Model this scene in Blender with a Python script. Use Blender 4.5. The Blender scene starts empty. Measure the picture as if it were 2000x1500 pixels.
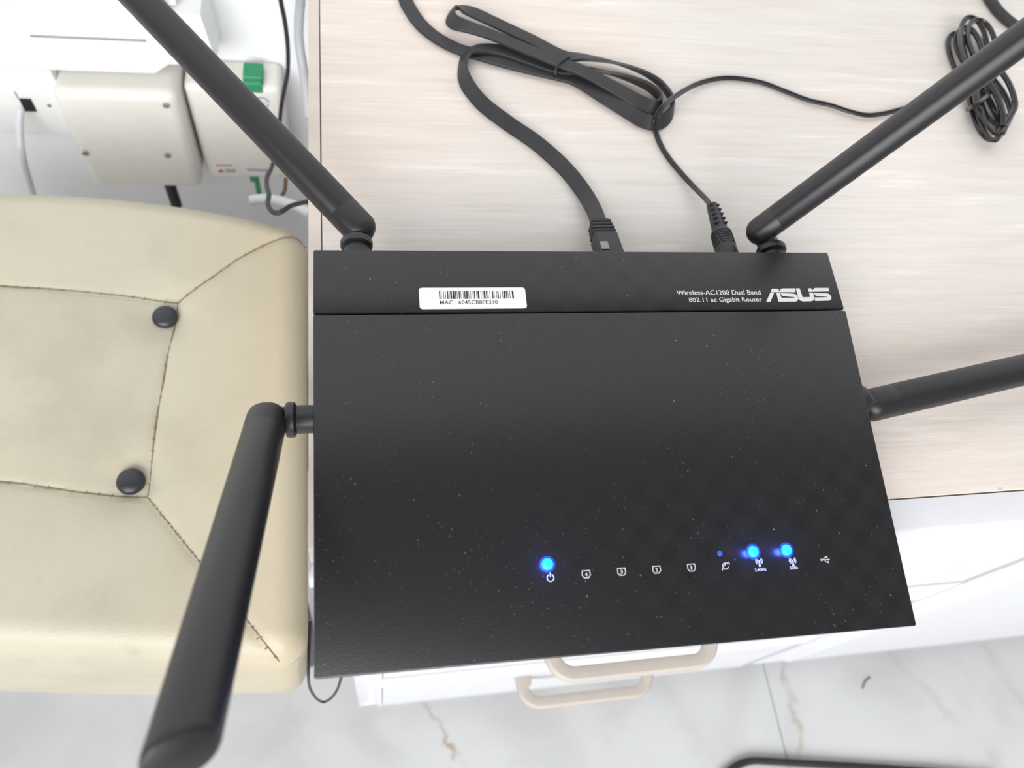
import bpy, bmesh, math, random
from mathutils import Vector, Matrix, Quaternion

# ------------------------------------------------------------------ units
# All geometry below is written in millimetres: x to the right along the
# cabinet front, y towards the wall, z up from the cabinet's wooden top.
MM = 0.001
scene = bpy.context.scene

# ------------------------------------------------------------------ camera
cam_data = bpy.data.cameras.new('camera')
cam = bpy.data.objects.new('camera', cam_data)
scene.collection.objects.link(cam)
CAM_POS = Vector((21.72, -72.447, 276.724))
CAM_ROWS = [[0.9822819, -0.1168544, 0.1465173], [-0.0358212, -0.8844575, -0.4652437], [0.1839541, 0.4517521, -0.8729725]]
cr, cd, cf = (Vector(r) for r in CAM_ROWS)
m = Matrix((cr, -cd, -cf)).transposed().to_4x4()
m.translation = CAM_POS * MM
cam.matrix_world = m
cam_data.sensor_fit = 'HORIZONTAL'
cam_data.sensor_width = 36.0
cam_data.lens = 1538.707 / 2000.0 * 36.0
cam_data.clip_start = 0.01
cam_data.clip_end = 50.0
cam_data.dof.use_dof = True
cam_data.dof.focus_distance = 0.315
cam_data.dof.aperture_fstop = 12.0
scene.camera = cam

# ------------------------------------------------------------------ world + window light
world = bpy.data.worlds.new('room_daylight')
scene.world = world
world.use_nodes = True
bg = world.node_tree.nodes['Background']
bg.inputs['Color'].default_value = (1.0, 0.985, 0.965, 1)
bg.inputs['Strength'].default_value = 0.36

win_data = bpy.data.lights.new('window_light', 'AREA')
win_data.shape = 'RECTANGLE'
win_data.size = 2.6
win_data.size_y = 1.8
win_data.energy = 130.0
win_data.color = (0.97, 0.98, 1.0)
win = bpy.data.objects.new('window_light', win_data)
scene.collection.objects.link(win)
win.location = Vector((-650, -2200, 1340)) * MM
win.rotation_euler = (Vector((60, 120, -80)) * MM - win.location).to_track_quat('-Z', 'Y').to_euler()

scene.view_settings.view_transform = 'Standard'
scene.view_settings.look = 'None'
scene.view_settings.gamma = 1.0
scene.view_settings.exposure = 0.0
scene.view_settings.use_curve_mapping = False

DATA = {
    'ETH': [[49.71, 302.0, 1.6, 0],[52.28, 290.94, 1.6, 0],[56.9, 280.27, 1.6, 0],[63.65, 271.48, 1.6, 0],[73.53, 263.75, 1.6, 0],[83.64, 259.61, 1.8, 0],[101.4, 252.92, 2.0, 0],[123.92, 245.87, 2.4, 0],[133.32, 242.43, 2.6, 6],[146.08, 230.57, 3.0, 12],[155.27, 222.16, 3.2, 22],[163.95, 214.53, 3.4, 34],[170.9, 213.17, 3.6, 50],[177.46, 217.41, 3.8, 68],[181.22, 224.84, 4.0, 76],[180.72, 232.95, 4.2, 70],[177.01, 241.66, 4.2, 60],[168.36, 248.88, 4.4, 48],[154.08, 254.69, 4.6, 36],[139.25, 257.03, 4.8, 20],[127.83, 257.64, 5.0, 2],[113.59, 268.09, 4.8, 0],[103.59, 274.8, 4.8, 0],[93.53, 281.55, 4.8, 0],[84.61, 286.97, 5.0, 0],[78.08, 289.39, 5.2, 20],[73.86, 287.35, 5.6, 60],[71.98, 281.31, 6.2, 60],[73.63, 276.38, 6.8, 30],[80.48, 273.39, 6.8, 8],[91.93, 268.67, 6.6, 0],[109.39, 258.77, 6.6, 0],[125.47, 249.75, 6.8, 0],[136.83, 244.54, 6.4, 4],[151.3, 234.01, 6.0, 10],[163.21, 224.9, 5.6, 22],[169.8, 222.03, 5.2, 48],[173.87, 224.19, 5.0, 70],[175.02, 230.59, 4.8, 76],[169.87, 237.68, 4.8, 66],[157.5, 243.88, 5.0, 50],[143.01, 247.36, 5.2, 30],[126.44, 248.47, 3.8, 4],[111.98, 254.24, 3.6, 0],[96.84, 261.11, 3.4, 0],[85.81, 261.82, 3.2, 10],[79.12, 257.67, 3.2, 40],[75.69, 248.89, 3.6, 62],[75.26, 241.42, 3.8, 58],[77.62, 233.46, 3.4, 42],[83.7, 222.68, 3.0, 30],[95.02, 210.59, 2.6, 26],[107.3, 198.33, 2.6, 26],[118.72, 182.26, 2.8, 24],[125.29, 166.01, 4.0, 18],[126.6, 152.13, 8.0, 10],[125.89, 142.02, 11.5, 2]],
    'ETHPLUG': [[125.84, 142.47, 12.0],[125.99, 131.63, 14.0],[125.78, 126.04, 14.5]],
    'DC': [[180.66, 152.13, 13.0, 0],[180.95, 160.41, 9.0, 0],[179.47, 172.29, 4.0, 0],[175.72, 183.74, 2.0, 0],[171.62, 194.63, 1.6, 0],[169.32, 204.84, 2.2, 0],[168.49, 210.77, 4.5, 0],[169.41, 214.13, 8.0, 0],[173.51, 218.83, 10.0, 0],[184.39, 230.05, 7.0, 0],[198.49, 242.17, 3.0, 0],[212.17, 248.6, 1.6, 0],[224.33, 249.82, 1.4, 0],[238.43, 247.03, 1.4, 0],[251.27, 240.08, 1.6, 0],[261.5, 234.57, 1.8, 0],[272.44, 231.39, 2.0, 0],[282.88, 226.67, 2.2, 0],[292.77, 224.4, 2.2, 0],[304.46, 226.56, 2.0, 0],[318.4, 230.71, 2.2, 0],[333.72, 234.75, 3.0, 0],[348.26, 236.64, 4.0, 0]],
    'DCPLUG': [[180.76, 152.31, 13.5],[180.84, 137.37, 14.5],[180.33, 125.63, 15.0]],
    'COIL': [[363.3, 207.98, 2.5, 20],[357.85, 208.19, 3.35, 20],[355.63, 215.21, 3.7, 20],[357.71, 228.65, 3.35, 20],[363.23, 246.6, 2.5, 20],[363.57, 262.96, 1.65, 20],[365.55, 277.79, 1.3, 20],[369.31, 288.65, 1.65, 20],[373.92, 293.51, 2.5, 20],[377.66, 291.27, 3.35, 20],[378.98, 282.2, 3.7, 20],[377.35, 267.93, 3.35, 20],[373.56, 251.04, 2.5, 20],[375.19, 236.93, 1.65, 20],[374.01, 224.01, 1.3, 20],[369.56, 213.78, 1.65, 20],[370.62, 216.0, 6.01, 20],[365.1, 216.02, 6.17, 20],[363.09, 222.83, 5.65, 20],[365.2, 235.72, 4.74, 20],[370.18, 252.43, 3.99, 20],[368.39, 265.99, 3.83, 20],[368.45, 278.17, 4.35, 20],[371.38, 287.6, 5.26, 20],[376.63, 292.86, 6.01, 20],[382.2, 292.61, 6.17, 20],[385.68, 286.15, 5.65, 20],[385.57, 274.02, 4.74, 20],[382.14, 258.25, 3.99, 20],[384.18, 245.2, 3.83, 20],[382.59, 232.52, 4.35, 20],[377.4, 222.08, 5.26, 20],[357.32, 202.53, 8.59, 20],[354.01, 205.26, 7.92, 20],[354.65, 215.13, 7.0, 20],[359.35, 230.81, 6.38, 20],[366.76, 249.95, 6.41, 20],[367.91, 267.41, 7.08, 20],[370.81, 282.98, 8.0, 20],[376.2, 294.75, 8.62, 20],[382.98, 300.79, 8.59, 20],[388.52, 299.41, 7.92, 20],[389.95, 289.95, 7.0, 20],[386.01, 273.55, 6.38, 20],[377.84, 253.19, 6.41, 20],[374.79, 234.6, 7.08, 20],[369.65, 218.46, 8.0, 20],[363.22, 207.2, 8.62, 20],[371.35, 218.87, 9.17, 20],[367.51, 220.56, 8.28, 20],[366.25, 227.78, 7.81, 20],[368.15, 239.67, 8.04, 20],[372.6, 254.59, 8.83, 20],[370.98, 267.37, 9.72, 20],[372.42, 279.85, 10.19, 20],[377.69, 290.63, 9.96, 20],[385.3, 297.5, 9.17, 20],[391.98, 298.06, 8.28, 20],[394.47, 290.95, 7.81, 20],[391.45, 277.02, 8.04, 20],[384.42, 259.3, 8.83, 20],[383.49, 244.51, 9.72, 20],[380.73, 231.77, 10.19, 20],[376.3, 222.81, 9.96, 20],[359.72, 206.77, 9.59, 20],[356.39, 208.48, 9.3, 20],[354.86, 215.48, 9.72, 20],[356.11, 227.25, 10.59, 20],[360.06, 242.59, 11.41, 20],[360.17, 257.28, 11.7, 20],[363.0, 271.7, 11.28, 20],[368.49, 283.53, 10.41, 20],[374.82, 289.99, 9.59, 20],[379.26, 288.83, 9.3, 20],[379.6, 279.61, 9.72, 20],[375.62, 264.17, 10.59, 20],[369.13, 246.03, 11.41, 20],[368.14, 230.96, 11.7, 20],[366.38, 218.62, 11.28, 20],[363.44, 210.29, 10.41, 20]],
    'COILTIE': [[355.96, 230.17, 3.0],[350.05, 222.77, 13.0],[360.38, 230.05, 12.0],[380.85, 249.37, 4.0]],
    'THICK': [[413.84, 345.68, 3.2, 0],[413.51, 329.95, 3.2, 0],[414.7, 314.78, 3.2, 0],[420.84, 302.2, 3.2, 0],[431.34, 290.13, 3.2, 0],[449.18, 282.25, 3.2, 0]],
    'FLOORCABLE': [[316.9, -89.47, -466.5, 0],[328.28, -83.01, -466.5, 0],[339.18, -78.87, -466.5, 0],[350.92, -77.49, -466.5, 0],[366.31, -79.43, -466.5, 0],[414.36, -87.37, -466.5, 0],[463.13, -95.43, -466.5, 0],[532.37, -107.57, -466.5, 0],[586.81, -119.37, -466.5, 0]],
    'HAIR': [[480.33, -28.86, -469.0, 0],[483.25, -24.56, -468.6, 0],[487.02, -21.67, -468.6, 0],[491.79, -19.75, -469.0, 0]],
    'LOOP': [[-9.89, 14.0, -147.1],[-10.99, 4.0, -154.74],[-11.39, -6.0, -154.96],[-11.9, -11.0, -161.64],[-13.52, -12.0, -195.2],[-13.37, -12.0, -241.06],[-10.5, -12.0, -262.9],[-5.37, -12.0, -248.54],[-0.07, -12.0, -213.36],[3.64, -12.0, -173.49],[5.6, -11.0, -145.43],[6.51, -9.0, -130.17]],
    'WIRE': [[-21.92, 385.0, -46.02],[-21.83, 386.0, -67.79],[-20.84, 386.0, -82.7],[-20.77, 385.0, -101.73],[-22.77, 384.0, -122.15],[-26.69, 383.0, -137.1],[-30.54, 383.0, -153.7],[-33.76, 380.0, -170.7],[-36.58, 360.0, -176.26],[-37.59, 335.0, -164.28],[-37.58, 310.0, -145.61],[-35.77, 290.0, -131.65],[-32.38, 270.0, -117.46],[-31.58, 255.0, -108.43],[-28.83, 246.0, -104.22],[-24.92, 242.0, -101.25],[-21.13, 244.0, -100.86],[-17.72, 250.0, -104.27],[-12.17, 262.0, -115.52],[-6.3, 275.0, -128.72]],
    'GREY': [[-6.49, 372.0, -35.91],[-8.54, 372.0, -56.54],[-10.58, 370.0, -69.66],[-11.61, 366.0, -81.72],[-10.58, 360.0, -92.53],[-9.09, 350.0, -102.3],[-7.89, 335.0, -116.49]],
    'WHITECABLE': [[-49.58, 300.0, -158.32],[-42.69, 300.0, -156.69],[-34.07, 298.0, -154.79],[-23.65, 292.0, -151.82],[-15.01, 285.0, -148.66],[-9.64, 280.0, -147.83]],
    'BROWN': [[-28.3, 330.0, -170.1],[-28.67, 318.0, -168.29],[-31.85, 306.0, -164.07]],
    'PHONECORD': [[-210.18, 392.0, -169.8],[-212.21, 385.0, -176.48],[-213.29, 378.0, -183.25],[-214.07, 372.0, -190.67],[-216.39, 370.0, -202.59],[-220.18, 372.0, -221.08],[-227.7, 380.0, -249.26]],
    'LF': [[-11.88, 49.43, 21.0],[-14.49, -63.09, 109.88]],
    'RL': [[21.97, 129.42, 25.0],[-79.77, 246.44, 55.36]],
    'RR': [[192.26, 127.86, 25.0],[287.35, 152.25, 148.8]],
    'RS': [[222.6, 46.72, 16.5],[378.29, 73.63, 16.53]],
    'MAIN': [[3.22874, -36.42425, 14.70328],[0.99993, -0.01222, 0.0],[0.01205, 0.98616, 0.16538],[-0.00202, -0.16537, 0.98623]],
    'STRIP': [[4.6928, 83.40329, 34.79854],[0.99993, -0.01222, 0.0],[0.01219, 0.99754, 0.06902],[-0.00084, -0.06902, 0.99762]],
    'LED': [[76.22, 29.85],[137.97, 29.55],[150.45, 29.39],[163.12, 29.14]],
    'ICON': {'power': [76.87, 25.61],'p4': [89.26, 25.71],'p3': [101.68, 25.73],'p2': [114.18, 25.59],'p1': [126.8, 25.45],'wan': [139.41, 25.16],'w24': [152.05, 25.48],'w5': [164.71, 24.84],'usb': [177.33, 24.93],'t24': [152.07, 23.02],'t5': [164.69, 22.81]}, 
    'LABEL': [[37.72, 1.75],[77.51, 1.6],[77.36, 10.49],[37.78, 10.64]],
    'BARS': [[44.93, 5.85],[73.07, 5.66],[73.21, 9.07],[45.13, 9.42]],
    'MAC': [[45.07, 3.49],[66.5, 3.54],[45.17, 5.2]],
    'T1': [[137.28, 7.06],[172.43, 7.1],[137.66, 9.12]],
    'T2': [[141.69, 3.73],[172.32, 3.85],[142.08, 5.78]],
    'LOGO': [[[173.86, 3.7],[176.73, 7.98],[178.31, 7.83],[175.69, 3.69]],[[176.84, 8.15],[177.75, 9.63],[180.43, 9.58],[180.58, 8.73],[180.92, 8.7],[181.72, 9.58],[182.43, 9.75],[187.86, 9.76],[187.64, 8.05],[180.69, 8.08]],[[179.2, 7.74],[180.79, 7.68],[180.78, 5.45],[186.33, 5.41],[186.58, 5.76],[181.89, 6.26],[181.33, 6.67],[180.94, 7.64],[186.64, 7.29],[187.54, 6.9],[187.99, 5.93],[188.04, 4.96],[187.3, 4.0],[186.47, 3.71],[179.15, 3.7]],[[188.19, 9.76],[189.83, 9.79],[190.06, 5.65],[193.26, 5.72],[193.47, 7.79],[195.17, 7.74],[195.07, 5.09],[194.45, 4.22],[193.43, 3.84],[189.74, 3.79],[188.81, 4.08],[188.16, 4.79],[188.12, 6.9]],[[193.44, 9.74],[194.92, 9.77],[195.11, 8.77],[195.55, 9.16],[196.2, 9.84],[196.91, 9.94],[202.51, 9.96],[202.57, 8.33],[193.44, 8.18]],[[195.34, 7.57],[201.14, 7.45],[202.2, 7.0],[202.58, 6.02],[202.56, 5.22],[202.08, 4.43],[201.39, 4.08],[195.05, 3.95],[195.25, 5.53],[200.81, 5.62],[201.12, 5.85],[196.43, 6.29],[195.7, 6.71]]]}

# ------------------------------------------------------------------ helpers
COL = scene.collection
ORG = {}

def link(name, data, parent=None):
    o = bpy.data.objects.new(name, data)
    COL.objects.link(o)
    if parent is not None:
        o.parent = parent
        ORG[o.name] = ORG[parent.name]
    return o

def thing(name, label, cat, base, group=None):
    o = bpy.data.objects.new(name, None)
    COL.objects.link(o)
    o.empty_display_size = 0.02
    o.location = Vector(base) * MM
    ORG[o.name] = Vector(base)
    o['label'] = label
    o['category'] = cat
    if group: o['group'] = group
    return o

def tag(o, label=None, cat=None, kind=None):
    if label: o['label'] = label
    if cat: o['category'] = cat
    if kind: o['kind'] = kind
    return o

def mk(name, geo, mat, parent=None, smooth=False, base=None):
    """Link (verts, faces) given in world millimetres as one mesh object."""
    verts, faces = geo
    org = ORG[parent.name] if parent is not None else Vector(base or (0, 0, 0))
    me = bpy.data.meshes.new(name)
    me.from_pydata([tuple((Vector(v) - org) * MM) for v in verts], [], faces)
    me.validate()
    bm = bmesh.new(); bm.from_mesh(me)
    bmesh.ops.recalc_face_normals(bm, faces=bm.faces)
    bm.to_mesh(me); bm.free()
    if smooth:
        me.shade_smooth()
        try: me.set_sharp_from_angle(angle=math.radians(38))
        except Exception: pass
    me.materials.append(mat)
    o = link(name, me, parent)
    if parent is None:
        o.location = org * MM
        ORG[o.name] = org
    return o

def join(*geos):
    V, F = [], []
    for v, f in geos:
        n = len(V); V += list(v); F += [tuple(i + n for i in q) for q in f]
    return V, F

def xf(geo, mat):
    return [mat @ Vector(v) for v in geo[0]], geo[1]

def frame(o, ex, ey, ez):
    M = Matrix((Vector(ex), Vector(ey), Vector(ez))).transposed().to_4x4()
    M.translation = Vector(o)
    return M

def bm_geo(bm):
    bm.verts.index_update()
    g = ([v.co.copy() for v in bm.verts], [tuple(v.index for v in f.verts) for f in bm.faces])
    bm.free()
    return g

def box(x0, x1, y0, y1, z0, z1, bev=0, seg=2):
    bm = bmesh.new()
    bmesh.ops.create_cube(bm, size=1)
    for v in bm.verts:
        v.co = Vector(((x0 + x1) / 2 + v.co.x * (x1 - x0), (y0 + y1) / 2 + v.co.y * (y1 - y0), (z0 + z1) / 2 + v.co.z * (z1 - z0)))
    if bev:
        bmesh.ops.bevel(bm, geom=list(bm.edges), offset=bev, segments=seg, profile=0.5, affect='EDGES', clamp_overlap=True)
    return bm_geo(bm)

def prism(poly, h0, h1):
    """2D polygon (u, v) extruded along w from h0 to h1."""
    n = len(poly)
    V = [(p[0], p[1], h0) for p in poly] + [(p[0], p[1], h1) for p in poly]
    F = [tuple(range(n - 1, -1, -1)), tuple(range(n, 2 * n))]
    F += [(i, (i + 1) % n, n + (i + 1) % n, n + i) for i in range(n)]
    return V, F

def rrect(x0, x1, y0, y1, r, seg=5):
    P = []
    for cx, cy, a in ((x1 - r, y0 + r, -90), (x1 - r, y1 - r, 0), (x0 + r, y1 - r, 90), (x0 + r, y0 + r, 180)):
        for i in range(seg + 1):
            t = math.radians(a + 90 * i / seg)
            P.append((cx + r * math.cos(t), cy + r * math.sin(t)))
    return P

def smooth_path(P, n=6):
    """Catmull-Rom through the points (any number of components)."""
    P = [list(p) for p in P]
    Q = [[2 * a - b for a, b in zip(P[0], P[1])]] + P + [[2 * a - b for a, b in zip(P[-1], P[-2])]]
    R = []
    for i in range(1, len(Q) - 2):
        p0, p1, p2, p3 = Q[i - 1:i + 3]
        for k in range(n):
            t = k / n
            R.append([0.5 * (2 * b + (c - a) * t + (2 * a - 5 * b + 4 * c - d) * t * t + (3 * b - a - 3 * c + d) * t ** 3)
                      for a, b, c, d in zip(p0, p1, p2, p3)])
    R.append(P[-1])
    return R

def sweep(P, section, cap=True):
    """Sweep a 2D section (side, up) along points (x, y, z[, roll degrees])."""
    V, F = [], []
    n = len(section)
    pts = [Vector(p[:3]) for p in P]
    last = None
    for i, p in enumerate(pts):
        t = (pts[min(i + 1, len(pts) - 1)] - pts[max(i - 1, 0)]).normalized()
        s = Vector((0, 0, 1)).cross(t)
        if s.length < 0.15 and last is not None:
            s = last - t * last.dot(t)
        elif s.length < 1e-4:
            s = Vector((1, 0, 0))
        s.normalize()
        if last is not None and s.dot(last) < -0.5: s = -s
        last = s
        u = t.cross(s)
        a = math.radians(P[i][3]) if len(P[i]) > 3 else 0
        s2 = s * math.cos(a) + u * math.sin(a)
        u2 = u * math.cos(a) - s * math.sin(a)
        for q in section: V.append(p + s2 * q[0] + u2 * q[1])
    for i in range(len(pts) - 1):
        for j in range(n):
            F.append((i * n + j, i * n + (j + 1) % n, (i + 1) * n + (j + 1) % n, (i + 1) * n + j))
    if cap:
        F.append(tuple(range(n - 1, -1, -1)))
        F.append(tuple(range((len(pts) - 1) * n, len(pts) * n)))
    return V, F

def circle(r, n=12, r2=None):
    r2 = r2 or r
    return [(r * math.cos(2 * math.pi * i / n), r2 * math.sin(2 * math.pi * i / n)) for i in range(n)]

def tube(P, r, n=12):
    return sweep(P, circle(r, n))

def lathe(prof, o, d, n=28):
    """Profile of (distance along axis, radius) turned round the axis d from o."""
    d = Vector(d).normalized(); o = Vector(o)
    s = d.orthogonal().normalized(); u = d.cross(s)
    V, F = [], []
    for h, r in prof:
        for i in range(n):
            a = 2 * math.pi * i / n
            V.append(o + d * h + (s * math.cos(a) + u * math.sin(a)) * max(r, 0.01))
    for k in range(len(prof) - 1):
        for i in range(n):
            F.append((k * n + i, k * n + (i + 1) % n, (k + 1) * n + (i + 1) % n, (k + 1) * n + i))
    F.append(tuple(range(n))); F.append(tuple(range((len(prof) - 1) * n, len(prof) * n)))
    return V, F

def stroke(P, w, h0=0.0, h1=0.06, closed=False):
    """Flat 2D line of width w along points (u, v), with a little thickness."""
    P = [Vector((p[0], p[1])) for p in P]
    n = len(P); L, R = [], []
    for i in range(n):
        a = P[(i - 1) % n] if (closed or i > 0) else P[i]
        b = P[(i + 1) % n] if (closed or i < n - 1) else P[i]
        d1 = (P[i] - a); d2 = (b - P[i])
        if d1.length < 1e-6: d1 = d2
        if d2.length < 1e-6: d2 = d1
        d1 = d1.normalized(); d2 = d2.normalized()
        nn = Vector((-d1.y - d2.y, d1.x + d2.x))
        nn = nn.normalized() if nn.length > 1e-6 else Vector((-d1.y, d1.x))
        k = 1 / max(0.5, nn.dot(Vector((-d1.y, d1.x))))
        L.append(P[i] + nn * w / 2 * k); R.append(P[i] - nn * w / 2 * k)
    V, F = [], []
    for i in range(n): V += [(L[i].x, L[i].y, h1), (R[i].x, R[i].y, h1), (R[i].x, R[i].y, h0), (L[i].x, L[i].y, h0)]
    for i in range(n if closed else n - 1):
        a, b = 4 * i, 4 * ((i + 1) % n)
        for k in range(4): F.append((a + k, a + (k + 1) % 4, b + (k + 1) % 4, b + k))
    if not closed:
        F.append((0, 1, 2, 3)); F.append((4 * n - 4, 4 * n - 3, 4 * n - 2, 4 * n - 1))
    return V, F

def arc(cx, cy, r, a0, a1, n=18):
    return [(cx + r * math.cos(math.radians(a0 + (a1 - a0) * i / n)), cy + r * math.sin(math.radians(a0 + (a1 - a0) * i / n))) for i in range(n + 1)]

def text_geo(s, width, height, bold=0.0):
    """Lettering as flat geometry scaled to a box, lower-left corner at 0, 0."""
    cu = bpy.data.curves.new('lettering', 'FONT')
    cu.body = s; cu.extrude = 0.02; cu.offset = bold; cu.resolution_u = 3
    ob = bpy.data.objects.new('lettering', cu)
    COL.objects.link(ob)
    bpy.context.view_layer.update()
    me = bpy.data.meshes.new_from_object(ob.evaluated_get(bpy.context.evaluated_depsgraph_get()))
    V = [v.co.copy() for v in me.vertices]; F = [tuple(p.vertices) for p in me.polygons]
    bpy.data.objects.remove(ob); bpy.data.curves.remove(cu); bpy.data.meshes.remove(me)
    x0 = min(v.x for v in V); x1 = max(v.x for v in V); y0 = min(v.y for v in V); y1 = max(v.y for v in V)
    z0 = min(v.z for v in V)
    return [Vector(((v.x - x0) / (x1 - x0) * width, (v.y - y0) / (y1 - y0) * height, (v.z - z0) * 1.2)) for v in V], F

# ------------------------------------------------------------------ materials
def nt(name):
    m_ = bpy.data.materials.new(name)
    m_.use_nodes = True
    return m_, m_.node_tree, m_.node_tree.nodes['Principled BSDF']

def add(t, kind, **kw):
    n = t.nodes.new(kind)
    for k, v in kw.items():
        if k in n.inputs.keys(): n.inputs[k].default_value = v
        else: setattr(n, k, v)
    return n

def srgb(r, g, b):
    f = lambda c: (c / 255 / 12.92) if c / 255 <= 0.04045 else ((c / 255 + 0.055) / 1.055) ** 2.4
    return (f(r), f(g), f(b), 1)

def coords(t, scale=(1, 1, 1), rot=(0, 0, 0)):
    tc = add(t, 'ShaderNodeTexCoord'); mp = add(t, 'ShaderNodeMapping')
    mp.inputs['Scale'].default_value = scale; mp.inputs['Rotation'].default_value = rot
    t.links.new(tc.outputs['Object'], mp.inputs['Vector'])
    return mp.outputs['Vector']

def ramp(t, fac, stops):
    r = add(t, 'ShaderNodeValToRGB')
    els = r.color_ramp.elements
    while len(els) < len(stops): els.new(0.5)
    for e, (p, c) in zip(els, stops): e.position = p; e.color = c
    t.links.new(fac, r.inputs['Fac'])
    return r.outputs['Color']

def mix(t, fac, a, b, blend='MIX'):
    n = add(t, 'ShaderNodeMix', data_type='RGBA', blend_type=blend)
    for sock, val in ((n.inputs[0], fac), (n.inputs[6], a), (n.inputs[7], b)):
        if isinstance(val, (int, float, tuple)): sock.default_value = val
        else: t.links.new(val, sock)
    return n.outputs[2]

def bump(t, bsdf, h, strength, dist):
    b = add(t, 'ShaderNodeBump'); b.inputs['Strength'].default_value = strength; b.inputs['Distance'].default_value = dist
    t.links.new(h, b.inputs['Height']); t.links.new(b.outputs['Normal'], bsdf.inputs['Normal'])

def plain(name, col, rough=0.5, spec=0.5, var=0.06, scale=60, bumpd=0.0, bscale=900):
    m_, t, b = nt(name)
    v = coords(t)
    n = add(t, 'ShaderNodeTexNoise', Scale=scale, Detail=4.0)
    t.links.new(v, n.inputs['Vector'])
    lo = tuple(c * (1 - var) for c in col[:3]) + (1,); hi = tuple(min(1, c * (1 + var)) for c in col[:3]) + (1,)
    t.links.new(ramp(t, n.outputs['Fac'], [(0.3, lo), (0.7, hi)]), b.inputs['Base Color'])
    b.inputs['Roughness'].default_value = rough
    b.inputs['Specular IOR Level'].default_value = spec
    if bumpd:
        n2 = add(t, 'ShaderNodeTexNoise', Scale=bscale, Detail=3.0)
        t.links.new(v, n2.inputs['Vector'])
        bump(t, b, n2.outputs['Fac'], 0.6, bumpd)
    return m_

def emit(name, col, s):
    m_, t, b = nt(name)
    b.inputs['Base Color'].default_value = (0.01, 0.02, 0.05, 1)
    b.inputs['Emission Color'].default_value = col
    b.inputs['Emission Strength'].default_value = s
    return m_

def dusty_plastic():
    """Matt black casing with a woven diagonal print and pale dust fibres."""
    m_, t, b = nt('matt_black_casing')
    v = coords(t)
    # diagonal weave, fading in and out over the plate
    d1 = add(t, 'ShaderNodeTexWave', wave_type='BANDS', bands_direction='DIAGONAL', Scale=42.0, Distortion=0.0)
    d2 = add(t, 'ShaderNodeTexWave', wave_type='BANDS', bands_direction='DIAGONAL', Scale=42.0, Distortion=0.0)
    t.links.new(coords(t, (1, 1, 0)), d1.inputs['Vector'])
    t.links.new(coords(t, (-1, 1, 0)), d2.inputs['Vector'])
    w = mix(t, 0.5, d1.outputs['Color'], d2.outputs['Color'])
    big = add(t, 'ShaderNodeTexNoise', Scale=14.0, Detail=2.0)
    t.links.new(v, big.inputs['Vector'])
    wm = mix(t, ramp(t, big.outputs['Fac'], [(0.45, (0, 0, 0, 1)), (0.7, (1, 1, 1, 1))]), (0.5, 0.5, 0.5, 1), w)
    base = ramp(t, wm, [(0.1, (0.0070, 0.0070, 0.0085, 1)), (0.9, (0.0115, 0.0115, 0.0130, 1))])
    # fine pale grain
    g = add(t, 'ShaderNodeTexNoise', Scale=1500.0, Detail=2.0)
    t.links.new(v, g.inputs['Vector'])
    base = mix(t, ramp(t, g.outputs['Fac'], [(0.58, (0, 0, 0, 1)), (0.8, (0.16, 0.16, 0.16, 1))]), base, (0.06, 0.06, 0.066, 1))
    # dust: short fibres and specks
    for sc, th, st, rot, amount in ((300.0, 0.06, (1, 3, 1), 0.5, 0.5), (260.0, 0.06, (3, 1, 1), 0.9, 0.45), (210.0, 0.05, (1, 1, 1), 0.2, 0.55), (120.0, 0.022, (1, 1.6, 1), 0.7, 0.9)):
        vo = add(t, 'ShaderNodeTexVoronoi', Scale=sc)
        t.links.new(coords(t, st, (0, 0, rot)), vo.inputs['Vector'])
        clump = add(t, 'ShaderNodeTexNoise', Scale=26.0, Detail=2.0)
        t.links.new(coords(t, (1, 1, 1), (0, 0, rot * 3)), clump.inputs['Vector'])
        f = ramp(t, vo.outputs['Distance'], [(th * 0.6, (1, 1, 1, 1)), (th * 1.5, (0, 0, 0, 1))])
        f2 = ramp(t, clump.outputs['Fac'], [(0.5, (0, 0, 0, 1)), (0.72, (amount,) * 3 + (1,))])
        base = mix(t, mix(t, 1.0, f, f2, 'MULTIPLY'), base, (0.42, 0.42, 0.43, 1))
    t.links.new(base, b.inputs['Base Color'])
    b.inputs['Roughness'].default_value = 0.28
    b.inputs['Specular IOR Level'].default_value = 0.5
    bump(t, b, g.outputs['Fac'], 0.25, 0.0001)
    return m_

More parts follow.
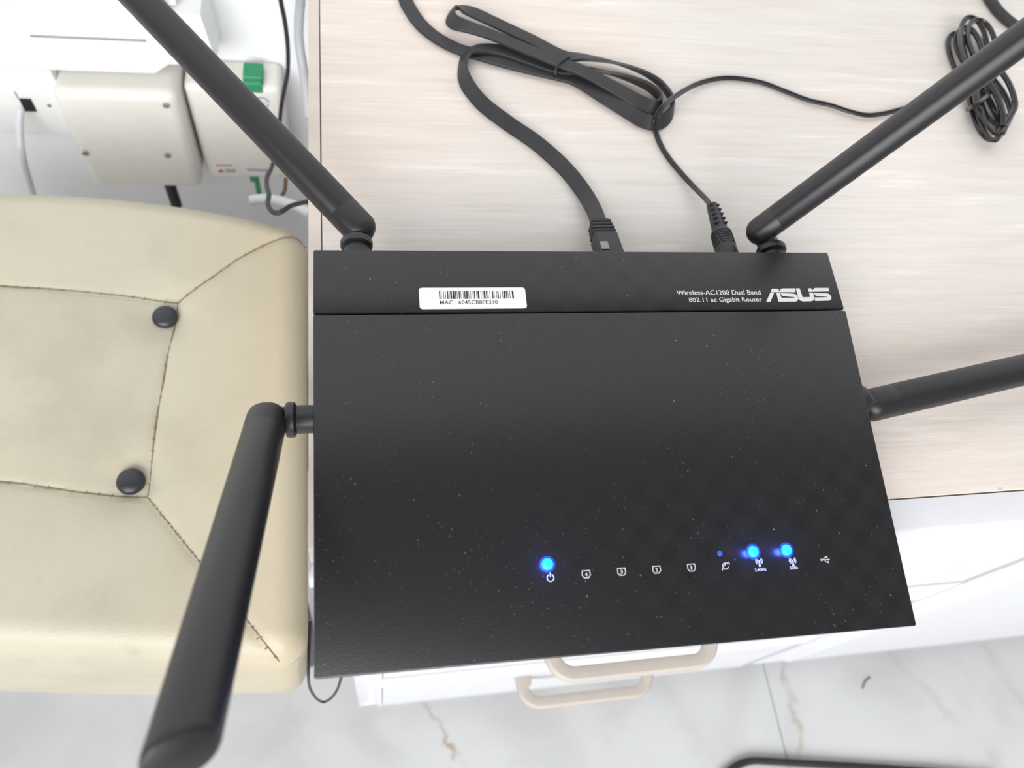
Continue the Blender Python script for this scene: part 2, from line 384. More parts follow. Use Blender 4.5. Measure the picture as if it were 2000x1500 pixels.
def washed_oak():
    m_, t, b = nt('white_washed_oak')
    v = coords(t)
    long_ = add(t, 'ShaderNodeTexNoise', Scale=1.0, Detail=7.0, Roughness=0.62, Distortion=0.25)
    t.links.new(coords(t, (13, 150, 150)), long_.inputs['Vector'])
    fine = add(t, 'ShaderNodeTexNoise', Scale=1.0, Detail=4.0, Roughness=0.7)
    t.links.new(coords(t, (16, 800, 800)), fine.inputs['Vector'])
    broad = add(t, 'ShaderNodeTexNoise', Scale=7.0, Detail=2.0)
    t.links.new(v, broad.inputs['Vector'])
    base = ramp(t, broad.outputs['Fac'], [(0.35, (0.735, 0.642, 0.575, 1)), (0.65, (0.675, 0.645, 0.605, 1))])
    base = mix(t, ramp(t, long_.outputs['Fac'], [(0.36, (0.4, 0.4, 0.4, 1)), (0.5, (0, 0, 0, 1))]), base, (0.61, 0.535, 0.475, 1))
    base = mix(t, ramp(t, long_.outputs['Fac'], [(0.57, (0, 0, 0, 1)), (0.72, (0.75, 0.75, 0.75, 1))]), base, (0.83, 0.79, 0.745, 1))
    base = mix(t, ramp(t, fine.outputs['Fac'], [(0.35, (0.22, 0.22, 0.22, 1)), (0.55, (0, 0, 0, 1))]), base, (0.46, 0.41, 0.37, 1))
    sp = add(t, 'ShaderNodeTexVoronoi', Scale=42.0)
    t.links.new(coords(t, (0.5, 1, 1)), sp.inputs['Vector'])
    base = mix(t, ramp(t, sp.outputs['Distance'], [(0.02, (0.5, 0.5, 0.5, 1)), (0.04, (0, 0, 0, 1))]), base, (0.25, 0.22, 0.2, 1))
    t.links.new(base, b.inputs['Base Color'])
    b.inputs['Roughness'].default_value = 0.5
    bump(t, b, fine.outputs['Fac'], 0.25, 0.0003)
    return m_

def chipped_lacquer():
    m_, t, b = nt('cream_lacquer_edging')
    n = add(t, 'ShaderNodeTexNoise', Scale=70.0, Detail=3.0)
    t.links.new(coords(t, (1, 1, 1)), n.inputs['Vector'])
    base = ramp(t, n.outputs['Fac'], [(0.3, (0.60, 0.525, 0.46, 1)), (0.7, (0.66, 0.59, 0.53, 1))])
    vo = add(t, 'ShaderNodeTexVoronoi', Scale=38.0)
    t.links.new(coords(t, (1, 1, 1)), vo.inputs['Vector'])
    base = mix(t, ramp(t, vo.outputs['Distance'], [(0.04, (0.9, 0.9, 0.9, 1)), (0.07, (0, 0, 0, 1))]), base, (0.22, 0.14, 0.09, 1))
    t.links.new(base, b.inputs['Base Color'])
    b.inputs['Roughness'].default_value = 0.4
    return m_

def marble():
    m_, t, b = nt('white_marble')
    tc = add(t, 'ShaderNodeTexCoord')
    v = coords(t)
    cloud = add(t, 'ShaderNodeTexNoise', Scale=9.0, Detail=5.0, Distortion=0.6)
    t.links.new(v, cloud.inputs['Vector'])
    base = ramp(t, cloud.outputs['Fac'], [(0.28, (0.50, 0.505, 0.50, 1)), (0.5, (0.59, 0.597, 0.593, 1)), (0.75, (0.635, 0.64, 0.638, 1))])
    # stains and veins with their own course across the slabs
    geo = add(t, 'ShaderNodeNewGeometry'); sep = add(t, 'ShaderNodeSeparateXYZ')
    t.links.new(geo.outputs['Position'], sep.inputs['Vector'])
    wob = add(t, 'ShaderNodeTexNoise', Scale=22.0, Detail=5.0, Roughness=0.65)
    t.links.new(geo.outputs['Position'], wob.inputs['Vector'])
    brk = add(t, 'ShaderNodeTexNoise', Scale=30.0, Detail=3.0)
    t.links.new(geo.outputs['Position'], brk.inputs['Vector'])
    def M(op, a, c_):
        n = add(t, 'ShaderNodeMath', operation=op)
        for i, q in ((0, a), (1, c_)):
            if isinstance(q, (int, float)): n.inputs[i].default_value = q
            else: t.links.new(q, n.inputs[i])
        return n.outputs[0]
    wv = M('MULTIPLY', M('SUBTRACT', wob.outputs['Fac'], 0.5), 0.06)
    for x0, sl, wd, col, am in ((0.062, -0.55, 0.005, (0.36, 0.25, 0.15, 1), 0.75), (0.408, 0.10, 0.005, (0.40, 0.31, 0.22, 1), 0.6),
                                (0.52, -0.7, 0.010, (0.52, 0.46, 0.40, 1), 0.5), (0.62, -0.5, 0.010, (0.5, 0.44, 0.38, 1), 0.5),
                                (0.28, -0.4, 0.018, (0.50, 0.49, 0.48, 1), 0.35), (-0.22, 0.4, 0.02, (0.58, 0.58, 0.56, 1), 0.3), (0.17, -0.9, 0.012, (0.58, 0.52, 0.46, 1), 0.3)):
        line = M('ADD', M('SUBTRACT', sep.outputs['X'], x0), M('MULTIPLY', sep.outputs['Y'], -sl))
        dist = M('ABSOLUTE', M('ADD', line, wv), 0.0)
        f = ramp(t, M('DIVIDE', dist, wd), [(0.1, (am, am, am, 1)), (1.0, (0, 0, 0, 1))])
        f2 = ramp(t, brk.outputs['Fac'], [(0.38, (0.1, 0.1, 0.1, 1)), (0.6, (1, 1, 1, 1))])
        base = mix(t, mix(t, 1.0, f, f2, 'MULTIPLY'), base, col)
    t.links.new(base, b.inputs['Base Color'])
    b.inputs['Roughness'].default_value = 0.32
    return m_

def leather():
    m_, t, b = nt('cream_leatherette')
    v = coords(t)
    n = add(t, 'ShaderNodeTexNoise', Scale=12.0, Detail=5.0, Roughness=0.6)
    t.links.new(v, n.inputs['Vector'])
    base = ramp(t, n.outputs['Fac'], [(0.3, (0.395, 0.362, 0.275, 1)), (0.5, (0.458, 0.425, 0.328, 1)), (0.75, (0.482, 0.452, 0.357, 1))])
    s = add(t, 'ShaderNodeTexNoise', Scale=34.0, Detail=3.0)
    t.links.new(coords(t, (1, 1, 1), (0.3, 0.2, 1.1)), s.inputs['Vector'])
    base = mix(t, ramp(t, s.outputs['Fac'], [(0.66, (0, 0, 0, 1)), (0.8, (0.5, 0.5, 0.5, 1))]), base, (0.33, 0.295, 0.22, 1))
    t.links.new(base, b.inputs['Base Color'])
    # base colour blends to tan towards the side next to the cabinet
    tc = add(t, 'ShaderNodeTexCoord'); sp = add(t, 'ShaderNodeSeparateXYZ')
    t.links.new(tc.outputs['Object'], sp.inputs['Vector'])
    mr = add(t, 'ShaderNodeMapRange'); mr.inputs['From Min'].default_value = 0.095; mr.inputs['From Max'].default_value = 0.18
    t.links.new(sp.outputs['X'], mr.inputs['Value'])
    base = mix(t, ramp(t, mr.outputs['Result'], [(0.0, (0, 0, 0, 1)), (1.0, (0.75, 0.75, 0.75, 1))]), base, (0.52, 0.435, 0.29, 1))
    t.links.new(base, b.inputs['Base Color'])
    b.inputs['Roughness'].default_value = 0.48
    g = add(t, 'ShaderNodeTexVoronoi', Scale=900.0)
    t.links.new(v, g.inputs['Vector'])
    bump(t, b, g.outputs['Distance'], 0.25, 0.0003)
    return m_

M_case = dusty_plastic()
M_black = plain('black_plastic', (0.016, 0.016, 0.018), 0.42, 0.5, 0.15)
M_matt = plain('soft_black_antenna', (0.012, 0.012, 0.014), 0.42, 0.5, 0.1, bumpd=0.00006)
M_dark = plain('deep_black_plastic', (0.008, 0.008, 0.009), 0.5, 0.4)
M_print = plain('silver_print', (0.55, 0.55, 0.55), 0.4, 0.5, 0.03)
M_paper = plain('white_sticker_paper', (0.82, 0.82, 0.81), 0.5, 0.4, 0.02)
M_ink = plain('black_ink', (0.03, 0.03, 0.035), 0.6, 0.2)
M_wood = washed_oak()
M_edge = chipped_lacquer()
M_white = plain('white_lacquer', (0.63, 0.635, 0.655), 0.55, 0.25, 0.02)
M_gap = plain('dark_joint', (0.10, 0.075, 0.05), 0.8, 0.2)
M_handle = plain('beige_plastic_handle', (0.50, 0.445, 0.39), 0.3, 0.5, 0.03)
M_wall = plain('white_wall_paint', (0.84, 0.845, 0.855), 0.7, 0.3, 0.02, scale=30, bumpd=0.0002, bscale=300)
M_marble = marble()
M_grout = plain('grey_grout', (0.35, 0.35, 0.34), 0.8, 0.2)
M_leather = leather()
M_thread = plain('olive_thread', (0.21, 0.165, 0.09), 0.8, 0.2, 0.2)
M_button = plain('black_leather_button', (0.02, 0.021, 0.026), 0.4, 0.5, 0.2, bumpd=0.0002, bscale=700)
M_rubber = plain('black_cable_sheath', (0.022, 0.022, 0.024), 0.5, 0.45, 0.2)
M_gloss = plain('glossy_black_cable', (0.014, 0.014, 0.016), 0.25, 0.5, 0.1)
M_boxw = plain('white_plastic_box', (0.84, 0.845, 0.84), 0.4, 0.5, 0.02)
M_boxc = plain('cream_plastic_box', (0.77, 0.745, 0.69), 0.4, 0.5, 0.02)
M_green = plain('green_plastic', (0.015, 0.26, 0.11), 0.4, 0.5, 0.05)
M_greyc = plain('grey_cable_sheath', (0.42, 0.43, 0.45), 0.4, 0.5, 0.05)
M_whitec = plain('white_cable_sheath', (0.66, 0.69, 0.71), 0.35, 0.5, 0.03)
M_brown = plain('brown_wire', (0.16, 0.08, 0.04), 0.5, 0.4)
M_purple = plain('purple_print', (0.36, 0.31, 0.52), 0.5, 0.3, 0.03)
M_red = plain('red_print', (0.50, 0.12, 0.09), 0.5, 0.3, 0.03)
M_screw = plain('steel_screw', (0.32, 0.31, 0.30), 0.4, 0.5)
M_led = emit('blue_led_core', (0.0, 0.72, 1.0, 1), 1.6)
M_led2 = emit('blue_led_diffuser', (0.01, 0.07, 0.9, 1), 0.75)
M_led3 = emit('dim_blue_led', (0.02, 0.12, 0.9, 1), 1.0)
M_led4 = emit('blue_light_leak', (0.02, 0.06, 0.7, 1), 0.55)
M_clip = plain('clear_latch_plastic', (0.30, 0.32, 0.29), 0.3, 0.5)

# ------------------------------------------------------------------ setting: floor, wall
FLOOR_Z, WALL_Y = -470.0, 430.0
floor = mk('floor', box(-2600, 3000, -1900, WALL_Y, FLOOR_Z - 40, FLOOR_Z - 1.2), M_grout)
tag(floor, kind='structure')
T = 800.0
for ix in range(-3, 3):
    for iy in range(-2, 1):
        x0 = 387 + ix * T; y0 = -370 + iy * T
        y1 = min(y0 + T, WALL_Y)
        mk('tile', box(x0 + .6, x0 + T - .6, y0 + .6, y1 - .6, FLOOR_Z - 10, FLOOR_Z, 0.5, 1), M_marble, floor)
wall = mk('wall_back', box(-2600, 3000, WALL_Y, WALL_Y + 120, FLOOR_Z - 40, 2100), M_wall)
tag(wall, kind='structure')

# ------------------------------------------------------------------ cabinet
CX1 = 724.0
cab = thing('drawer_cabinet', 'white low drawer cabinet with a whitewashed oak top under the router', 'cabinet', (CX1 / 2, 214, FLOOR_Z))
mk('body', box(7, CX1 - 7, 25, WALL_Y - 2, -452, -18.2, 1, 1), M_white, cab)
mk('plinth', box(25, CX1 - 25, 45, WALL_Y - 4, FLOOR_Z, -452), M_white, cab)
mk('top_panel', box(6.2, CX1 - 6.2, 12.3, WALL_Y - 2, -18, 0, 0.35, 1), M_wood, cab)
tag(bpy.data.objects['top_panel'], 'pale whitewashed oak panel with horizontal grain')
# left and right edging strips, mitred into the front one
def strip_side(xa, xb, ya_outer, ya_inner, outer_left):
    # xa outer, xb inner; top view is mitred at the front
    V = []
    for z in (-18.0, 0.0):
        ins = 0.5 if z == 0.0 else 0.0
        sgn = 1 if outer_left else -1
        V += [(xa + sgn * ins, ya_outer, z), (xb, ya_inner, z), (xb, WALL_Y - 2, z), (xa + sgn * ins, WALL_Y - 2, z)]
    F = [(3, 2, 1, 0), (4, 5, 6, 7), (0, 1, 5, 4), (1, 2, 6, 5), (2, 3, 7, 6), (3, 0, 4, 7)]
    return V, F
e1 = mk('edging', strip_side(0.0, 5.7, 8.9, 11.6, True), M_edge, cab)
tag(e1, 'chipped cream lacquer strip along the left edge')
mk('edging', strip_side(CX1, CX1 - 5.7, 8.9, 11.6, False), M_edge, cab)
prof = [(11.7, -18), (11.7, 0)] + [(3.4 + 3.6 * math.cos(math.radians(a)) - 3.2, -4.5 + 4.5 * math.sin(math.radians(a))) for a in range(90, 181, 15)] + [(-0.2, -12), (1.2, -18)]
fe_V = []
for x, c in ((0.6, 0), (CX1 - 0.6, 0)):
    for (y, z) in prof: fe_V.append((x, y, z))
# mitre the two ends: the inner back corners start further in
n_ = len(prof)
for k in range(n_):
    y = prof[k][0]
    t_ = max(0.0, (y - 8.7) / 3.0)
    fe_V[k] = (0.6 + t_ * 5.4, y, prof[k][1]); fe_V[n_ + k] = (CX1 - 0.6 - t_ * 5.4, y, prof[k][1])
fe_F = [tuple(range(n_ - 1, -1, -1)), tuple(range(n_, 2 * n_))] + [(i, (i + 1) % n_, n_ + (i + 1) % n_, n_ + i) for i in range(n_)]
fe = mk('front_edging', (fe_V, fe_F), M_white, cab, True)
mk('joint', join(box(5.75, 6.15, 12, WALL_Y - 3, -10, -0.15), box(6.2, CX1 - 6.2, 11.75, 12.25, -10, -0.15)), M_gap, cab)

def moulding_pieces(parent, x0, x1, z0, z1, w, mat):
    """Four mitred mouldings round a front: a cove falling away from the panel, then a flat."""
    prof = [(w, -2.6), (w - 2, -2.0), (w - 4, -0.2), (w - 6, 2.2), (w - 8, 3.6), (w - 11, 3.8), (0.8, 1.2), (0, 2.0)]   # (inset, y)
    S = [(-1, -1), (1, -1), (1, 1), (-1, 1)]
    C0 = [(x0, z0), (x1, z0), (x1, z1), (x0, z1)]
    for k in range(4):
        V = []
        for q in (k, (k + 1) % 4):
            for ins, y in prof + [(0, 8), (w, 8)]:
                V.append((C0[q][0] - S[q][0] * ins, y, C0[q][1] - S[q][1] * ins))
        n = len(prof) + 2
        F = [(i, (i + 1) % n, n + (i + 1) % n, n + i) for i in range(n)] + [tuple(range(n)), tuple(range(n, 2 * n))]
        mk('moulding', (V, F), mat, parent, True)
    return (x0 + w, x1 - w, z0 + w, z1 - w)

def pull(parent, xl, xr, z, name='handle'):
    """D-shaped strap handle standing out from a drawer front."""
    out, r, th, ht = -25.0, 17.0, 8.5, 8.0
    P = [(xl, 0.5), (xl + 1.5, -5)]
    P += [(xl + 1.5 + r - r * math.cos(math.radians(a)), out + r - r * math.sin(math.radians(a)) ) for a in range(0, 91, 10)]
    P += [(xr - 1.5 - r + r * math.sin(math.radians(a)), out + r - r * math.cos(math.radians(a))) for a in range(0, 91, 10)]
    P += [(xr - 1.5, -5), (xr, 0.5)]
    # offset inwards for the inner line
    n = len(P); Q = []
    for i in range(n):
        a = Vector(P[max(i - 1, 0)]); b_ = Vector(P[min(i + 1, n - 1)])
        d = (b_ - a).normalized(); nn = Vector((-d.y, d.x))
        Q.append(Vector(P[i]) + nn * (th if 2 < i < n - 3 else th + 2.5))
    V, F = [], []
    for i in range(n):
        o, q = Vector(P[i]), Q[i]
        e = (q - o).normalized() * 1.6
        ring = [(o, z - ht / 2 + 2.2), (o + e, z - ht / 2), (q - e, z - ht / 2), (q, z - ht / 2 + 1.5), (q, z + ht / 2 - 1.0), (q - e, z + ht / 2), (o + e, z + ht / 2), (o, z + ht / 2 - 2.2)]
        V += [(p.x, p.y, zz) for p, zz in ring]
    for i in range(n - 1):
        for k in range(8): F.append((8 * i + k, 8 * i + (k + 1) % 8, 8 * i + 8 + (k + 1) % 8, 8 * i + 8 + k))
    F += [tuple(range(8)), tuple(range(8 * n - 8, 8 * n))]
    h = mk(name, (V, F), M_handle, parent, True)
    return tag(h, 'beige plastic D-shaped pull handle')

for (za, zb, hz) in ((-133, -22, -78), (-281, -139, -184), (-436, -284, -332)):
    dr = mk('drawer', box(8, 359, 8, 25, za, zb, 0.6, 1), M_white, cab)
    px0, px1, pz0, pz1 = moulding_pieces(dr, 8, 359, za, zb, 18, M_white)
    mk('panel', box(px0 + .5, px1 - .5, -1.6, 8, pz0 + .5, pz1 - .5, 0.4, 1), M_white, dr)
    pull(dr, 122 if hz < -300 else 115, 230 if hz < -300 else 223, hz)
for dx0, dx1 in ((363, CX1 - 10),):
    do = mk('door', box(dx0, dx1, 8, 25, -444, -22, 0.6, 1), M_white, cab)
    px0, px1, pz0, pz1 = moulding_pieces(do, dx0, dx1, -444, -22, 24, M_white)
    mk('panel', box(px0 + .5, px1 - .5, -1.6, 8, pz0 + .5, pz1 - .5, 0.4, 1), M_white, do)

# ------------------------------------------------------------------ tufted stool
SEAT_Z, SEAT_B = -108.0, -262.0
SX0, SX1 = -362.0, -9.5
def y_front(x): return -11.0 - 0.135 * (x + 13)
def y_back(x): return 269.0 - 26.0 * ((x + 185) / 175.0) ** 2
SEAMS = [
    [(-372, 228), (-272, 214), (-170.5, 200.4), (-147, 198), (-79.4, 189.4)],
    [(-79.4, 189.4), (-59.9, 206.5), (-46.4, 219), (-28, 231), (-8.8, 238.9)],
    [(-79.4, 189.4), (-83, 133.2), (-84.6, 106.9), (-85.5, 74.8)],
    [(-372, 122), (-272, 107), (-152.2, 86.2), (-118, 79), (-85.5, 74.8)],
    [(-85.5, 74.8), (-55.9, 36.2), (-38, 13), (-20.5, -10)],
    [(-272, 214), (-276, 150), (-278, 107)]]
BUTTONS = [(-85.3, 179.6), (-93.7, 83.3), (-277, 203), (-285, 113)]
def seg_d(px, py, a, b_):
    vx, vy = b_[0] - a[0], b_[1] - a[1]
    t_ = max(0, min(1, ((px - a[0]) * vx + (py - a[1]) * vy) / (vx * vx + vy * vy)))
    return math.hypot(px - a[0] - t_ * vx, py - a[1] - t_ * vy)
SEGS = [(s[i], s[i + 1]) for s in SEAMS for i in range(len(s) - 1)]
def seat_h(x, y):
    R_ = 15.0
    dx = min(SX1 - x, x - SX0); dy = min(y - y_front(x), y_back(x) - y)
    ax = max(0, R_ - dx); ay = max(0, R_ - dy)
    d = min(R_, math.hypot(ax, ay) if (ax and ay) else max(ax, ay))
    drop = R_ - math.sqrt(max(0, R_ * R_ - d * d))
    ds = min(seg_d(x, y, a, b_) for a, b_ in SEGS)
    z = SEAT_Z - 4.0 + 4.0 * (1 - math.exp(-ds / 26.0)) - 0.9 * math.exp(-(ds / 1.3) ** 2)
    for bx, by in BUTTONS:
        z -= 4.5 * math.exp(-((x - bx) ** 2 + (y - by) ** 2) / (2 * 11.0 ** 2))
    z -= 3.0 * ((x + 185) / 175.0) ** 2 * 0.4
    return z - drop
stool = thing('tufted_stool', 'cream leatherette tufted stool with black buttons beside the cabinet', 'stool', (-185, 140, FLOOR_Z))
NX, NY = 180, 150
V, F = [], []
us = [0, .002, .005, .01, .016, .023, .031] + [.04 + .92 * i / (NX - 14) for i in range(NX - 13)] + [.969, .977, .984, .99, .995, .998, 1]
vs = [0, .002, .006, .012, .02, .028, .037] + [.047 + .906 * i / (NY - 14) for i in range(NY - 13)] + [.963, .972, .98, .988, .994, .998, 1]
for u in us:
    x = SX0 + (SX1 - SX0) * u
    for w_ in vs:
        y = y_front(x) + (y_back(x) - y_front(x)) * w_
        zz = seat_h(x, y)
        # round the corners in plan
        R_ = 15.0
        ax_ = max(0, R_ - min(SX1 - x, x - SX0)); ay_ = max(0, R_ - min(y - y_front(x), y_back(x) - y))
        hyp = math.hypot(ax_, ay_); xx, yy = x, y
        if ax_ and ay_ and hyp > R_:
            k_ = 1 - R_ / hyp
            xx += ax_ * k_ * (-1 if x > -185 else 1); yy += ay_ * k_ * (-1 if y > 130 else 1)
        V.append((xx, yy, zz))
nu, nv = len(us), len(vs)
for i in range(nu - 1):
    for j in range(nv - 1):
        F.append((i * nv + j, (i + 1) * nv + j, (i + 1) * nv + j + 1, i * nv + j + 1))
border = [i * nv for i in range(nu)] + [(nu - 1) * nv + j for j in range(1, nv)] + [i * nv + nv - 1 for i in range(nu - 2, -1, -1)] + [j for j in range(nv - 2, 0, -1)]
cx_, cy_ = -185.0, 135.0
prev = border
for zz, grow in ((-150, 2.5), (-200, 3.5), (-245, 2.5), (SEAT_B, 0.0), (SEAT_B - 1, -8.0)):
    ring = []
    for b_ in border:
        x, y, _ = V[b_]
        d = Vector((x - cx_, y - cy_)).normalized()
        # the side falls in a little towards the cabinet corner
        fr = min(1.0, (-123 - zz) / 139.0) * max(0.0, min(1.0, (x + 110) / 95.0))
        gx = x - 11.0 * fr if x > -60 else x + d.x * grow
        ring.append(len(V)); V.append((gx, y + d.y * grow + (6.0 * fr if y < 60 else 0), zz))
    for k in range(len(border)):
        F.append((prev[k], ring[k], ring[(k + 1) % len(border)], prev[(k + 1) % len(border)]))
    prev = ring
F.append(tuple(reversed(prev)))
cush = mk('cushion', (V, F), M_leather, stool, True)
# stitched thread along each seam
random.seed(4)
for s in SEAMS[:5]:
    P = smooth_path(s, 40)
    geo = ([], [])
    acc = 0; cur = []
    pts = [(p[0], p[1], seat_h(p[0], p[1]) + 0.25) for p in P if SX0 + 2 < p[0] < SX1 - 1 and y_front(p[0]) + 2 < p[1]]
    geo = sweep(pts, circle(0.42, 6))
    # short cross stitches
    L_ = 0
    for i in range(1, len(pts) - 1):
        L_ += (Vector(pts[i]) - Vector(pts[i - 1])).length
        if L_ > 5.5:
            L_ = 0
            d = (Vector(pts[i + 1]) - Vector(pts[i - 1])).normalized(); nn = Vector((-d.y, d.x, 0))
            k = 0.9 if s is not SEAMS[4] or i < len(pts) * 0.8 else 2.2
            a = Vector(pts[i]) - nn * k * random.uniform(.5, 1); b_ = Vector(pts[i]) + nn * k * random.uniform(.5, 1) + d * .6
            geo = join(geo, sweep([tuple(a + Vector((0, 0, .25))), tuple((a + b_) / 2 + Vector((0, 0, .3))), tuple(b_ + Vector((0, 0, .25)))], circle(0.25, 5)))
    mk('seam_stitching', geo, M_thread, stool)
for bx, by in BUTTONS[:2]:
    z0 = seat_h(bx, by)
    b_ = mk('button', lathe([(-1.5, 5.6), (0.8, 6.7), (2.2, 6.75), (3.4, 6.2), (4.3, 4.9), (4.9, 2.8), (5.1, 0.1)], (bx, by, z0), (0.03, -0.05, 1)), M_button, stool, True)
    tag(b_, 'round black covered button')
for lx in (-335, -35):
    for ly in (50, 235):
        mk('leg', lathe([(0, 9), (4, 10), (208, 15)], (lx, ly, FLOOR_Z), (0, 0, 1), 16), M_black, stool, True)

# ------------------------------------------------------------------ router
K_O, K_X, K_V, K_N = (Vector(a) for a in DATA['MAIN'])
S_O, S_X, S_V, S_N = (Vector(a) for a in DATA['STRIP'])
MF = frame(K_O, K_X, K_V, K_N)
SF = frame(S_O, S_X, S_V, S_N)
W = 207.0; D1 = 121.51; D2 = 26.96
router = thing('wireless_router', 'black four-antenna wireless router with blue lights on the oak top', 'router', (107, 37, 0))
# flat cover with a crease: main panel and rear strip, a hair apart
mp = mk('top_panel', xf(box(0, W + 0.5, 0, D1 - 0.25, -3.2, 0, 0.7, 2), MF), M_case, router, True)
tag(mp, 'large matt black cover plate with pale printed symbols')
st = mk('rear_strip', xf(box(0, W, 0.3, D2, -3.2, 0, 0.6, 2), SF), M_case, router, True)
tag(st, 'narrow matt black rear strip carrying the logo')
YAW = Matrix.Translation(Vector((K_O.x, K_O.y, 0))) @ Matrix(((K_X.x, -K_X.y, 0), (K_X.y, K_X.x, 0), (0, 0, 1))).to_4x4()
YAW = frame((K_O.x, K_O.y, 0), (K_X.x, K_X.y, 0), (-K_X.y, K_X.x, 0), (0, 0, 1))
# body below the cover: profile in (y, z), extruded across
pr = [(9, 7.5), (6, 10), (6.5, 12.5), (119.8, 31.2), (143.5, 33.0), (145.2, 30), (145.2, 6), (142, 2.2), (60, 2.2)]
bg_ = prism(pr, 3.5, W - 3.5)
bg_ = ([(v[2], v[0], v[1]) for v in bg_[0]], bg_[1])
mk('casing', xf(bg_, YAW), M_black, router)
for fx in (22, 185):
    for fy in (62, 132):
        mk('foot', xf(lathe([(0, 4.5), (0.5, 5), (2.4, 5)], (fx, fy, 0), (0, 0, 1), 16), YAW), M_dark, router)

# sticker with bar code
lb = DATA['LABEL']
lu0, lu1 = (lb[0][0] + lb[3][0]) / 2, (lb[1][0] + lb[2][0]) / 2
lv0, lv1 = (lb[0][1] + lb[1][1]) / 2, (lb[2][1] + lb[3][1]) / 2
lab = mk('sticker', xf(prism(rrect(lu0, lu1, lv0, lv1, 1.1), 0, 0.08), SF), M_paper, router)
tag(lab, 'white rounded bar code sticker')
br = DATA['BARS']
bu0, bu1 = (br[0][0] + br[3][0]) / 2, (br[1][0] + br[2][0]) / 2
bv0, bv1 = 5.75, 9.2
pat = '2113121221113131211221131121311213112211321211312112132113112213113121121331'
u = 0; tot = sum(int(c) for c in pat); bars = ([], [])
for i, c in enumerate(pat):
    wd = int(c)
    if i % 2 == 0:
        a = bu0 + (bu1 - bu0) * u / tot; b_ = bu0 + (bu1 - bu0) * (u + wd) / tot
        bars = join(bars, prism([(a, bv0), (b_, bv0), (b_, bv1), (a, bv1)], 0.08, 0.12))
    u += wd
mk('bar_code', xf(bars, SF), M_ink, lab)
g = text_geo('MAC : 6045CB8FE310', 21.5, 1.6, 0.008)
mk('lettering', xf(([v + Vector((45.1, 3.55, 0.08)) for v in g[0]], g[1]), SF), M_ink, lab)
g = text_geo('Wireless-AC1200 Dual Band', 35.1, 2.1, 0.004)
mk('lettering', xf(([v + Vector((137.35, 7.0, 0.0)) for v in g[0]], g[1]), SF), M_print, router)
g = text_geo('802.11 ac Gigabit Router', 30.5, 2.5, 0.004)
mk('lettering', xf(([v + Vector((141.8, 3.3, 0.0)) for v in g[0]], g[1]), SF), M_print, router)
lg = ([], [])
for poly in DATA['LOGO']: lg = join(lg, prism(poly, 0, 0.07))
lo = mk('logo', xf(lg, SF), M_print, router)
tag(lo, 'silver printed brand logo')

# symbols under the lights
IC = DATA['ICON']
def icon(geo, name='symbol'): return mk(name, xf(geo, MF), M_print, router)
x, y = IC['power']; y -= 0.25
icon(join(stroke(arc(x, y, 1.15, 118, 422), 0.34), stroke([(x, y + 0.25), (x, y + 1.75)], 0.34)))
for k in '4321':
    x, y = IC['p' + k]
    g = stroke([(x - 1.3, y + 1.15), (x + 1.3, y + 1.15), (x + 1.4, y - 0.35), (x + 0.75, y - 1.2), (x - 0.75, y - 1.2), (x - 1.4, y - 0.35)], 0.3, closed=True)
    tg = text_geo(k, 0.85 if k != '1' else 0.5, 1.35, 0.02)
    off = 0.42 if k != '1' else 0.25
    icon(join(g, ([v + Vector((x - off, y - 0.75, 0)) for v in tg[0]], tg[1])))
x, y = IC['wan']
icon(join(stroke(arc(x - .1, y, 1.05, 40, 345), 0.32), stroke([(x - 1.3, y - 1.35), (x - 1.55, y - 1.1), (x - 1.1, y - 0.3), (x + 0.3, y + 0.85), (x + 1.2, y + 1.2), (x + 1.45, y + 0.8), (x + 1.3, y + 0.4)], 0.3)))
for k, tx in (('w24', '2.4GHz'), ('w5', '5GHz')):
    x, y = IC[k]
    g = prism(arc(x, y + 0.55, 0.3, 0, 350, 10), 0, 0.06)
    for r_ in (0.75, 1.25):
        g = join(g, stroke(arc(x, y + 0.55, r_, -52, 52, 8), 0.26), stroke(arc(x, y + 0.55, r_, 128, 232, 8), 0.26))
    g = join(g, prism([(x - 0.12, y + 0.2), (x + 0.12, y + 0.2), (x + 0.45, y - 1.35), (x - 0.45, y - 1.35)], 0, 0.06))
    icon(g)
    wd = 4.3 if k == 'w24' else 3.1
    tu, tv = IC['t24' if k == 'w24' else 't5']
    tg = text_geo(tx, wd, 1.1, 0.03)
    icon(([v + Vector((tu - wd / 2, tv - 0.45, 0)) for v in tg[0]], tg[1]), 'lettering')
x, y = IC['usb']
g = join(prism(arc(x - 1.45, y, 0.42, 0, 340, 12), 0, .06), stroke([(x - 1.4, y), (x + 1.3, y)], 0.28), prism([(x + 1.1, y - .35), (x + 1.75, y), (x + 1.1, y + .35)], 0, .06),
         stroke([(x - 0.9, y), (x - 0.3, y + 0.75), (x + 0.45, y + 0.85)], 0.26), prism(arc(x + 0.65, y + 0.9, 0.33, 0, 340, 10), 0, .06),
         stroke([(x - 0.5, y), (x + 0.15, y - 0.75), (x + 0.6, y - 0.85)], 0.26), prism([(x + .55, y - 1.2), (x + 1.15, y - 1.2), (x + 1.15, y - .6), (x + .55, y - .6)], 0, .06))
icon(g)

